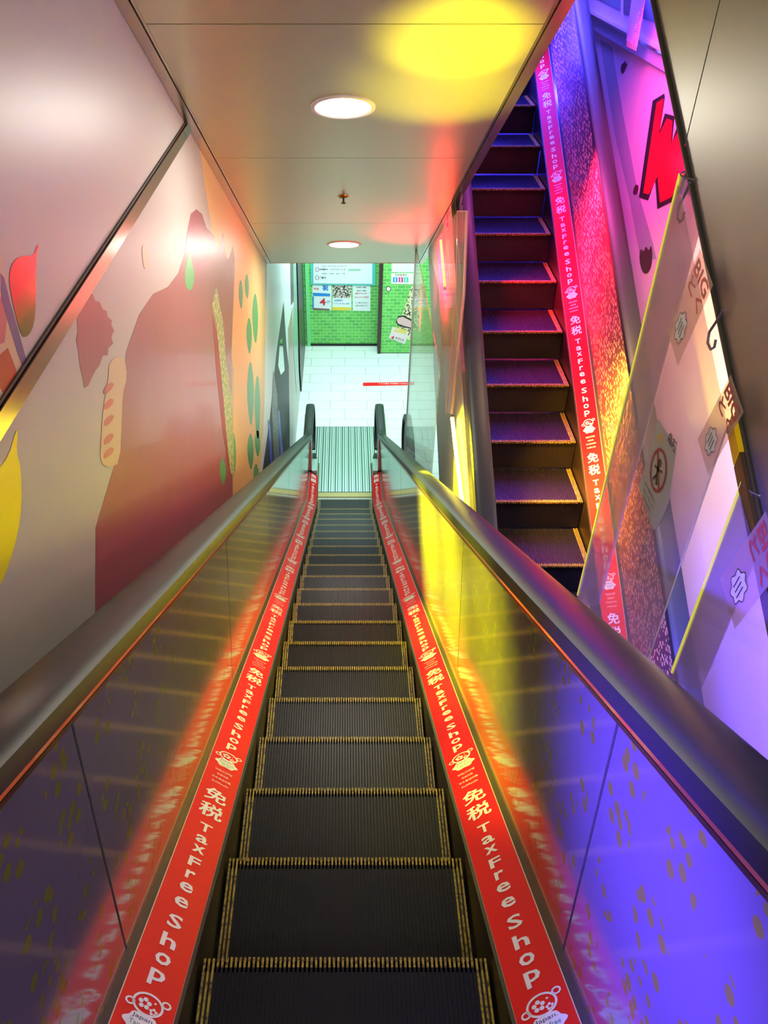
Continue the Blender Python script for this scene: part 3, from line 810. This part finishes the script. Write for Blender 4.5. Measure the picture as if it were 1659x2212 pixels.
M['acr_edge'] = mat('acrylic_cut_edge', (.9, .9, .3), .3, emit=(.9, .9, .05), es=.0)
M['glass'] = acrylic('green_glass', (.50, .62, .56), .35, .03)
def guard(lab, y0, y1, X, zb0, zb1, top_gap=.03):
    """flexible clear sheet hanging from the fascia edge; its far edge is rolled into a tube"""
    e = empty('acrylic_guard', lab, 'safety guard', (X, y1, -1.58 + y1 * T30), 'hanging acrylic guards under the right fascia')
    O = Vector(e.location)
    def F(y): return -1.369 / C30 + y * T30 - top_gap
    mb = MB()
    mb.prism([Vector(p) - O for p in ((X, y0, F(y0)), (X, y1, F(y1)), (X, y1, zb1), (X, y0, zb0))], (.003, 0, 0))
    mb.build('sheet', M['acr'], e)
    mb = MB(); r = .036; seg = 20; rows = []
    for z in (F(y1) + .02, zb1):
        for q in range(seg + 1):
            an = math.pi * 2 * q / seg
            mb.v.append(tuple(Vector((X + .003 + r - r * math.cos(an), y1 - r * math.sin(an) * 1.0 + 0, z)) - O))
    for q in range(seg): mb.f.append((q, q + 1, seg + 2 + q, seg + 1 + q)); mb.m.append(0)
    mb.build('rolled_edge', M['acr2'], e, True)
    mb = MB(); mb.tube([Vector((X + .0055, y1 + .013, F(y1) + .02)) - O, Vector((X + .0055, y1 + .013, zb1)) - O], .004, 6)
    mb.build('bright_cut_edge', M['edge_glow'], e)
    mb = MB(); mb.tube([Vector((X, y0, F(y0))) - O, Vector((X, y0, zb0)) - O], .0014, 6); mb.build('pale_cut_edge', M['pale_cut'], e)
    mb = MB(); mb.tube([Vector((X + .003 + r - r * math.cos(2 * math.pi * q / 20), y1 - r * math.sin(2 * math.pi * q / 20), F(y1) + .02)) - O for q in range(20)], .002, 6, closed=True)
    mb.build('rolled_rim', M['rim'], e)
    return e
M['edge_glow'] = mat('painted_glow_cut_edge', (.95, .95, .15), .3, emit=(.9, .9, .05), es=.35)  # yellow gleam of the edge put into its colour and emission
M['pale_cut'] = mat('pale_cut_edge', (.75, .72, .6), .3)
M['rim'] = mat('smoky_rim', (.20, .15, .22), .2)
guard('clear hanging acrylic guard with warning sticker, farther of the two', 1.34, 1.87, .74, -1.50, -1.80)
guard('clear hanging acrylic guard nearest the right frame edge', .62, 1.22, .74, -1.15, -1.42)
# wire hooks
def hook(px, py, lab):
    p = on_x(px, py, .752); e = empty('wire_hook', lab, 'hook', p, 'wire hooks on the fascia edge')
    mb = MB(); mb.tube([(0, .0, .03), (0, .012, 0), (0, .028, -.03), (0, .022, -.052), (0, .0, -.056), (0, -.012, -.045), (0, -.008, -.03)], .0028, 7)
    mb.build('wire', M['rim'], e, True)
hook(1483, 425, 'dark wire hook holding the rolled top of the farther guard')
hook(1552, 700, 'dark wire hook midway along the fascia edge')
# stickers on the farther guard
XG = .7385
def gpt(x, y): p = on_x(x, y, XG); return p
def flat_poly(name, pts, m, parent, lift=0.0, th=.0008):
    mb = MB(); mb.prism([gpt(x, y) - Vector((lift, 0, 0)) for x, y in pts], (-th, 0, 0)); return mb.build(name, m, parent)
e = empty('warning_sticker', 'grey warning sticker with red prohibition circle on the acrylic guard', 'sticker')
flat_poly('backing', [(1421, 905), (1462, 968), (1445, 1085), (1424, 1135), (1412, 1145), (1380, 1050), (1400, 990)], mat('grey_sticker', (.42, .44, .43), .5), e)
flat_poly('warning_triangle', [(1430, 935), (1431, 961), (1421, 943)], mat('amber', (.6, .42, .05), .5), e, .001)
c0 = gpt(1423, 1016)
# local frame on the sheet measured along the sheet itself
fr = lambda x, y: Vector((XG - .0018, c0.y - x, c0.z + y))
mb = MB(); put_stroke(mb, ring_pts(0, 0, .046, .050, 32), fr, .008, True)
put_stroke(mb, [(-.030, .034), (.030, -.034)], fr, .008)
mb.build('prohibition_ring', mat('dark_red_ink', (.35, .02, .03), .5), e)
mb = MB(); put_poly(mb, ring_pts(-.004, .018, .010, .011, 14), fr); put_stroke(mb, [(-.004, .008), (0, -.015), (.012, -.034)], fr, .010); put_stroke(mb, [(-.024, -.002), (0, .002), (.022, .010)], fr, .006); put_stroke(mb, [(0, -.014), (-.014, -.034)], fr, .007)
mb.build('figure_icon', M['wblk'], e)
mb = MB()
put_text(mb, '危険', fr, .030, .098, .055, .026, .02)
for i in range(5): put_text(mb, ('手すりから顔や手を出すと', '挟まれてけがをします', 'お子様から目を離さず', 'ご注意ください', 'エスカレーター')[i], fr, -.01, -.072 - i * .017, .085 - .01 * (i % 3), .009, 0)
mb.build('sticker_text', M['wblk'], e)
# advertising stickers on the guards
def ad(lab, cx, cy, sc, words):
    c1 = gpt(cx, cy); e = empty('advert_sticker', lab, 'sticker', group='advert stickers on the acrylic guards')
    f = lambda x, y: Vector((XG - .001, c1.y - (x * .86 + y * .25) * sc, c1.z + (y * .95 - x * .30) * sc))
    f2 = lambda x, y: f(x, y) - Vector((.0008, 0, 0)); f3 = lambda x, y: f(x, y) - Vector((.0016, 0, 0))
    mb = MB(); put_poly(mb, [(-.06, .10), (.06, .10), (.06, -.12), (-.06, -.12)], f); mb.build('film', M['film'], e)
    mb = MB()
    for i, wd in enumerate(words): put_text(mb, wd, f2, .0, .07 - i * .040, .10, .036, .03)
    mb.build('red_words', M['adred'], e)
    mb = MB(); blob = [((.030 + .004 * math.cos(7 * a)) * math.cos(a), -.06 + (.034 + .004 * math.cos(7 * a)) * math.sin(a)) for a in [i * math.pi / 21 for i in range(42)]]
    put_poly(mb, blob, f2, 0); mb.build('speech_bubble', M['white'], e)
    mb = MB(); put_stroke(mb, blob, f3, .002, True); 
    for q in range(3): put_stroke(mb, [(-.014 + q * .012, -.045), (-.010 + q * .012, -.078)], f3, .003)
    mb.build('bubble_lines', M['wblk'], e)
M['film'] = acrylic('printed_film', (.75, .55, .42), .55, .3)
M['adred'] = mat('translucent_red_print', (.62, .10, .09), .4)
ad('faded red advert sticker high on the farther guard below the hook', 1492, 660, 1.0, ['BIG', 'とく'])
ad('red advert sticker with white bubble at the guard edge by yellow tape', 1558, 915, .85, ['BIG', 'とく'])
ad('faded advert sticker on the guard at the right frame edge', 1625, 1230, 1.0, ['BIG', 'とく'])
# yellow tape + grimy bar on the fascia edge, close to the camera
e = empty('edge_bar', 'short grimy metal bar with yellow tape along the fascia edge', 'bar')
ya, yb_ = on_x(1590, 900, .75).y, on_x(1603, 985, .75).y
mb = MB(); mb.prism([fpt(.742, .45, -.035), fpt(.742, yb_, -.035), fpt(.742, yb_, .0), fpt(.742, .45, .0)], (.012, 0, 0)); mb.build('bar', mat('grimy_brass_bar', (.22, .16, .07), .3, .8), e)
mb = MB(); mb.prism([fpt(.740, yb_, -.03), fpt(.740, ya, -.03), fpt(.740, ya, .002), fpt(.740, yb_, .002)], (.014, 0, 0)); tag(mb.build('yellow_tape', mat('amber_tape', (.9, .55, .0), .4), e), 'yellow tape')

# hanging sheet under the ceiling corner, red light put into its acrylic colour
e = empty('acrylic_guard', 'red-lit triangular acrylic sheet hanging from the ceiling edge', 'safety guard')
def apt(x, y): return on_x(x, y, .685)
mb = MB(); mb.prism([apt(988, 456), apt(1011, 456), apt(1004, 640), apt(977, 893), apt(962, 893), apt(945, 560), apt(940, 525)], (.003, 0, 0)); mb.build('sheet', acrylic('red_light_acrylic', (.9, .55, .5), .28), e)
mb = MB(); mb.tube([apt(1008, 456), apt(1001, 640), apt(975, 893)], .006, 8); mb.tube([apt(988, 456), apt(985, 640), apt(964, 893)], .003, 8); mb.tube([apt(988, 456), apt(1010, 456)], .004, 8)
mb.build('sheet_edge', acrylic('thick_edge', (.95, .6, .55), .6), e)
for px, py, lab in ((997, 438, 'small wire hook at the top corner of the red-lit sheet'), (968, 478, 'small wire clip on the ceiling edge left of the red-lit sheet')):
    p = on_x(px, py, .735); h = empty('wire_hook', lab, 'hook', p)
    mb = MB(); mb.tube([(0, .0, .05), (0, .03, 0.02), (0, .05, -.03), (0, .02, -.07), (0, -.03, -.05), (0, -.02, -.01)], .006, 7); mb.build('wire', M['rim'], h, True)
# green glass partition beside the lower end
e = empty('glass_partition', 'tall green-tinted glass partition right of the lower landing handrail', 'partition')
mb = MB(); mb.box((.617, 4.75, -5.6), (.625, 6.98, -2.5)); mb.build('glass_sheet', M['glass'], e)
mb = MB(); mb.box((.612, 6.97, -6.2), (.630, 6.99, -2.5)); mb.build('edge_strip', mat('pale_glass_edge', (.55, .72, .68), .2), e)

# ------------------------------------------------------------------ lower store
M['greenw'] = mat('green_pattern_wall', (.15, .55, .12), .45)
N, L, B = nodes(M['greenw']); tc = N.new('ShaderNodeTexCoord'); mp = N.new('ShaderNodeMapping'); mp.inputs['Rotation'].default_value = (R(90), 0, 0)
br = N.new('ShaderNodeTexBrick'); br.inputs['Scale'].default_value = 1; br.inputs['Brick Width'].default_value = .13; br.inputs['Row Height'].default_value = .06
br.inputs['Mortar Size'].default_value = .006; br.inputs['Color1'].default_value = (.16, .62, .12, 1); br.inputs['Color2'].default_value = (.10, .45, .10, 1); br.inputs['Mortar'].default_value = (.35, .72, .22, 1)
br.inputs['Mortar Smooth'].default_value = .3
L.new(tc.outputs['Object'], mp.inputs[0]); L.new(mp.outputs[0], br.inputs[0]); L.new(br.outputs[0], B.inputs['Base Color'])
xl = on_y(664, 700, YB).x; xm = on_y(820, 700, YB).x
mb = MB(); mb.box((-.95, YB, FL), (XR, YB + .15, -2.95)); struct('wall_front', mb, M['greenw'])
mb = MB(); mb.box((xm + .02, YB - .32, FL + .02), (XR, YB - .02, -2.95)); 
o = mb.build('green_cabinet', M['greenw']); tag(o, 'green patterned cabinet projecting right of the dark gap', 'cabinet')
mb = MB(); mb.box((xl, YB - .02, FL), (xm, YB, FL + .04)); struct('baseboard_front', mb, M['black'])
mb = MB(); mb.box((xm - .04, YB - .33, FL), (xm + .02, YB - .01, -2.95)); tag(mb.build('dark_post', mat('dark_brown_post', (.05, .025, .02), .4)), 'dark brown vertical post between the two green panels', 'post')
mb = MB(); mb.box((xl - .01, YB - .04, FL), (xl + .05, YB, -2.95)); tag(mb.build('green_post', mat('bright_green_post', (.2, .75, .3), .4)), 'bright green vertical edge post at the left of the green wall', 'post')
YP = YB - .001; YC = YB - .321
e = empty('notice_board', 'white notice board with teal frame high on the green wall', 'notice board')
decal_y('frame', [(671, 540), (811, 540), (811, 616), (671, 614)], YP, mat('teal_frame', (.1, .6, .55), .3), .02, 0, e)
decal_y('board', [(677, 530), (804, 530), (804, 612), (677, 611)], YP, mat('white_board', (.8, .9, .9), .3), .006, .021, e)
mb = MB()
fy = lambda Y: (lambda x, y: Vector((x, Y, y)))
def ty(mb, s, px, py, wpx, hpx, Y, bold=.0, m=0):
    c = on_y(px, py, Y); k = c.y / FPX / .9
    k = (on_y(px + 1, py, Y) - c).x; kz = abs((on_y(px, py + 1, Y) - c).z)
    put_text(mb, s, fy(Y), c.x, c.z, wpx * k, hpx * kz, bold, m)
ty(mb, '売場案内・フロアガイド 2F', 718, 582, 56, 4, YP - .029, .01); ty(mb, 'ご案内', 697, 600, 14, 5, YP - .029, .01)
ty(mb, 'TOILET  ELEVATOR  ESCALATOR', 722, 575, 56, 2, YP - .029); ty(mb, '化粧品・日用品・食品・お酒', 720, 591, 50, 2.4, YP - .029)
mb.build('board_text', M['seam'], e)
mb = MB(); c = on_y(685, 582, YP - .029); put_stroke(mb, ring_pts(c.x, c.z, .03, .035, 16), fy(YP - .029), .01, True); c = on_y(685, 600, YP - .029); put_stroke(mb, ring_pts(c.x, c.z, .03, .035, 16), fy(YP - .029), .01, True)
c0_, c1_ = on_y(752, 581, YP - .029), on_y(779, 585, YP - .029); mb.face([(c0_.x, YP - .029, c0_.z), (c1_.x, YP - .029, c0_.z), (c1_.x, YP - .029, c1_.z), (c0_.x, YP - .029, c1_.z)], 1)
mb.build('board_icons', [mat('rose_ink', (.45, .15, .2), .5), mat('pale_green_ink', (.3, .6, .4), .5)], e)
Mred = mat('poster_red', (.7, .02, .05), .5); Mblu = mat('poster_blue', (.02, .25, .7), .5); Mpap = mat('poster_paper', (.78, .86, .86), .5); Myel = mat('poster_yellow', (.85, .65, .05), .5)
e = empty('poster', 'left small poster with big red 4 below the notice board', 'poster', group='three small posters under the notice board')
decal_y('paper', [(675, 615), (716, 616), (716, 670), (675, 669)], YP, Mpap, .003, 0, e)
decal_y('blue_band', [(676, 632), (713, 634), (713, 640), (676, 639)], YP, Mblu, .002, .004, e); decal_y('blue_side', [(675, 640), (678, 640), (678, 668), (675, 668)], YP, Mblu, .002, .004, e)
mb = MB(); ty(mb, '4', 697, 652, 13, 15, YP - .007, .03); mb.build('red_number', Mred, e)
mb = MB(); ty(mb, '特価', 683, 624, 11, 5, YP - .007); mb.build('red_characters', Mred, e)
mb = MB(); ty(mb, '祝', 703, 622, 13, 12, YP - .007, .04); ty(mb, '%OFF', 709, 652, 8, 5, YP - .007); mb.build('blue_characters', Mblu, e)
decal_y('brown_foot', [(677, 665), (712, 667), (712, 670), (677, 669)], YP, mat('poster_brown', (.2, .12, .1), .5), .002, .004, e)
e = empty('poster', 'middle small poster with crowded photo over yellow band', 'poster', group='three small posters under the notice board')
decal_y('paper', [(718, 617), (759, 617), (759, 671), (718, 670)], YP, Mpap, .003, 0, e)
mm = mat('crowd_photo', (.5, .4, .3), .5); nz = noise_mix(mm, (.05, .08, .05), (.8, .65, .6), 30, .45, .55)
decal_y('photo', [(719, 614), (759, 615), (759, 643), (719, 643)], YP, mm, .002, .004, e)
decal_y('yellow_band', [(718, 663), (758, 664), (758, 670), (718, 670)], YP, Myel, .002, .004, e)
mb = MB(); ty(mb, '会員募集中', 731, 649, 18, 4, YP - .007, .01); ty(mb, 'アプリで便利にお得', 737, 656, 34, 3, YP - .007, .01); mb.build('poster_text', Mblu, e)
e = empty('poster', 'right small white notice with lines of red and black text', 'poster', group='three small posters under the notice board')
decal_y('paper', [(762, 616), (800, 617), (800, 672), (762, 671)], YP, Mpap, .003, 0, e)
mb = MB()
for i, (s, y) in enumerate((('お客様へお願い', 621), ('毎月のご案内', 628), ('お支払い方法について', 660), ('ご了承ください', 654))): ty(mb, s, 781, y, (24, 20, 26, 26)[i], 3, YP - .006, .01)
mb.build('black_text', M['seam'], e)
mb = MB(); ty(mb, '免税カウンター', 781, 634, 28, 3.4, YP - .006, .02); ty(mb, 'キャンペーン実施中', 781, 642, 30, 4, YP - .006, .02); mb.build('red_text', Mred, e)
e = empty('restroom_sign', 'small white sign with blue, magenta and teal restroom pictograms', 'sign')
decal_y('plate', [(845, 590), (895, 590), (895, 614), (845, 613)], YC, mat('cream_plate', (.85, .88, .7), .4), .006, 0, e)
for x, cc, nm in ((849, (.02, .3, .7), 'blue_square'), (861, (.8, .02, .3), 'magenta_square'), (872.5, (.05, .6, .45), 'teal_square')):
    decal_y(nm, [(x, 598.5), (x + 9.5, 598.5), (x + 9.5, 609), (x, 609)], YC, mat(nm, cc, .4), .002, .007, e)
mb = MB()
for x in (853.7, 865.7, 877.2):
    c = on_y(x, 601.3, YC - .0095); put_poly(mb, ring_pts(c.x, c.z, .010, .012, 10), fy(YC - .0095)); c2 = on_y(x, 605, YC - .0095); put_poly(mb, [(c2.x - .012, c2.z + .014), (c2.x + .012, c2.z + .014), (c2.x + .006, c2.z - .03), (c2.x - .006, c2.z - .03)], fy(YC - .0095))
ty(mb, 'TOILET', 866, 594, 26, 3, YC - .0095, .02, 1)
mb.build('pictograms', [M['white'], M['seam']], e)
o = decal_y('white_notice', [(846, 550), (900, 550), (900, 588), (846, 588)], YC, Mpap, .004); tag(o, 'plain white notice above the restroom sign', 'poster')
e = empty('coupon_poster', 'slanted long poster with yellow 2,000 leaning on the green cabinet', 'poster')
mm = mat('doodle_print', (.7, .62, .4), .5); noise_mix(mm, (.05, .04, .04), (.80, .72, .45), 28, .42, .5)
decal_y('doodle_area', [(889, 618), (905, 610), (905, 700), (884, 735), (859, 722), (866, 690)], YC, mm, .003, 0, e)
decal_y('paper', [(848, 705), (884, 716), (874, 743), (840, 730)], YC, mat('pink_paper', (.85, .7, .72), .5), .004, .003, e)
decal_y('pink_oval', [(857, 692), (860, 686), (870, 684), (886, 692), (895, 701), (890, 708), (874, 704), (860, 699)], YC, mat('pink_oval', (.8, .5, .5), .5), .002, .005, e)
decal_y('dark_rim', [(855, 694), (860, 683), (871, 681), (888, 689), (898, 701), (891, 711), (874, 707), (859, 702)], YC, M['wblk'], .001, .0038, e)
def slant(px, py):
    c = on_y(px, py, YC - .009); k = (on_y(px + 1, py, YC) - on_y(px, py, YC)).x
    return lambda x, y: Vector((c.x + (x * .93 + y * .30) * k, YC - .009, c.z + (-x * .30 + y * .93) * k))
mb = MB(); put_text(mb, '2,000', slant(865, 715), 0, 0, 30, 14, .04); mb.build('yellow_number', Myel, e)
mb = MB(); put_text(mb, '4', slant(848, 729), 0, 0, 7, 8, .04); mb.build('red_number', Mred, e)
mb = MB(); put_text(mb, 'アプリで', slant(863, 733), 0, 0, 20, 7, .02); put_text(mb, 'majica', slant(877, 697), 0, 0, 22, 8, .02) if False else None; mb.build('black_characters', M['seam'], e)
o = decal_y('round_sticker', ring_pts(839, 624, 5.5, 6, 20), YC, M['seam'], .002, 0); tag(o, 'small round dark no-entry sticker on the green cabinet', 'sticker')
decal_y('sticker_face', ring_pts(839, 624, 4, 4.4, 20), YC, M['white'], .001, .003, o)
# red floor tape
e = empty('floor_tape', 'red tape line with white wording on the white tile floor', 'floor sticker')
def zpt(x, y): return on_z(x, y, FL)
mb = MB(); mb.prism([zpt(784, 827), zpt(895, 825), zpt(895, 832), zpt(784, 834)], (0, 0, .003)); mb.build('tape', M['red'], e)
mb = MB(); c = zpt(850, 829); put_text(mb, 'ここに並んでお待ちください', lambda x, y: Vector((x, y, FL + .0045)), c.x, c.y, .5, .05, .01); mb.build('tape_text', M['white'], e)
# far left: light-painted wall section, dark frames, flat escalator side with blue stripes
o = decal_x('pale_light_patch', [(577, 500), (632, 500), (634, 640), (625, 1010), (560, 1060), (570, 900)], XW, mat('pale_light_paint', (.78, .86, .86), .3), .002, .003); tag(o, 'left wall beyond the ceiling end, painted pale for the lower-floor light', 'panel')  # cool light from the lower floor, painted as a pale wall patch
e = tag(decal_x('dark_cladding', [(612, 652), (618, 745), (624, 800), (634, 985), (598, 1030), (560, 1062), (583, 900), (597, 760)], XW, mat('flat_escalator_cladding', (.03, .035, .045), .5, .0), .003, .006), 'dark side panels of another escalator drawn flat on the lower left wall with blue stripes', 'cladding')  # stands for another escalator's side panels, flattened onto the wall
Mb_ = mat('blue_stripe_paint', (.08, .05, .75), .3)
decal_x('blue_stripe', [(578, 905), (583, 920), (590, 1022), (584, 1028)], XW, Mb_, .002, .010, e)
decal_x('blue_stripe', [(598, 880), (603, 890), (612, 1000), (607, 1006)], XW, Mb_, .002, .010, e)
mm = mat('speckled_strip', (.25, .24, .2), .4); noise_mix(mm, (.03, .03, .05), (.42, .40, .32), 60, .4, .6)
decal_x('speckled_strip', [(590, 800), (598, 850), (604, 1010), (592, 1018), (586, 880)], XW, mm, .002, .010, e)
decal_x('bright_strip', [(604, 735), (609, 730), (614, 800), (606, 810), (600, 790)], XW, M['steel'], .002, .010, e)
for pts, col, lab in (([(625, 500), (632, 500), (634, 650), (628, 660)], (.06, .03, .03), 'thin dark door frame at the far end of the left wall'),
                      ([(622, 710), (631, 662), (634, 850), (632, 990), (626, 1000)], (.40, .30, .26), 'brown and cream leaning board at the far left'),
                      ([(633, 500), (642, 500), (645, 720), (640, 850), (634, 760)], (.25, .45, .35), 'green-blue glass strip between the dark frames')):
    o = decal_x('frame_post' if 'frame' in lab and 'door' in lab else 'side_board', pts, XW, mat(lab[:16], col, .3), .004, .008); tag(o, lab, 'panel')
mb = MB(); ya = on_x(642, 700, XW).y
mb.box((XW, ya - 1.6, FL), (XW + .03, ya + .4, -2.95)); 
o = decal_x('dark_partition', [(640, 480), (658, 480), (664, 720), (669, 850), (668, 905), (655, 900), (648, 800)], XW + .02, mat('dark_brown_partition', (.035, .02, .018), .35), .01, .0)
tag(o, 'tall dark brown partition edge left of the green wall', 'partition')
# newel and belt of the neighbouring escalator
e = empty('escalator', 'neighbouring escalator newel with dark handrail seen through the gap', 'escalator', (0.87, 9.6, FL))
def arch(r, n=14): return [(0, -.9, r - .36 + .60)] 
mb = MB(); pts = [(0, -1.8, .32), (0, -.9, .86)] + [(0, .0 + .36 * math.sin(R(a)), .55 + .36 * math.cos(R(a))) for a in range(0, 171, 15)]
pts[1] = (0, -.5, .93)
for dx in (-.025, 0, .025): mb.tube([Vector(p) + Vector((dx, 0, 0)) for p in pts], .026, 10)
mb.build('handrail', M['belt'], e, True)
mb = MB(); mb.prism([(-.02, -1.8, .0), (-.02, .15, 0), (-.02, .30, .3), (-.02, .32, .6), (-.02, .05, .86), (-.02, -.5, .88), (-.02, -1.8, .3)], (.04, 0, 0)); mb.build('newel_panel', M['black'], e)
mb = MB(); mb.box((-.14, -1.8, 0), (.14, .35, .10)); mb.build('newel_base', M['steel_r'], e)
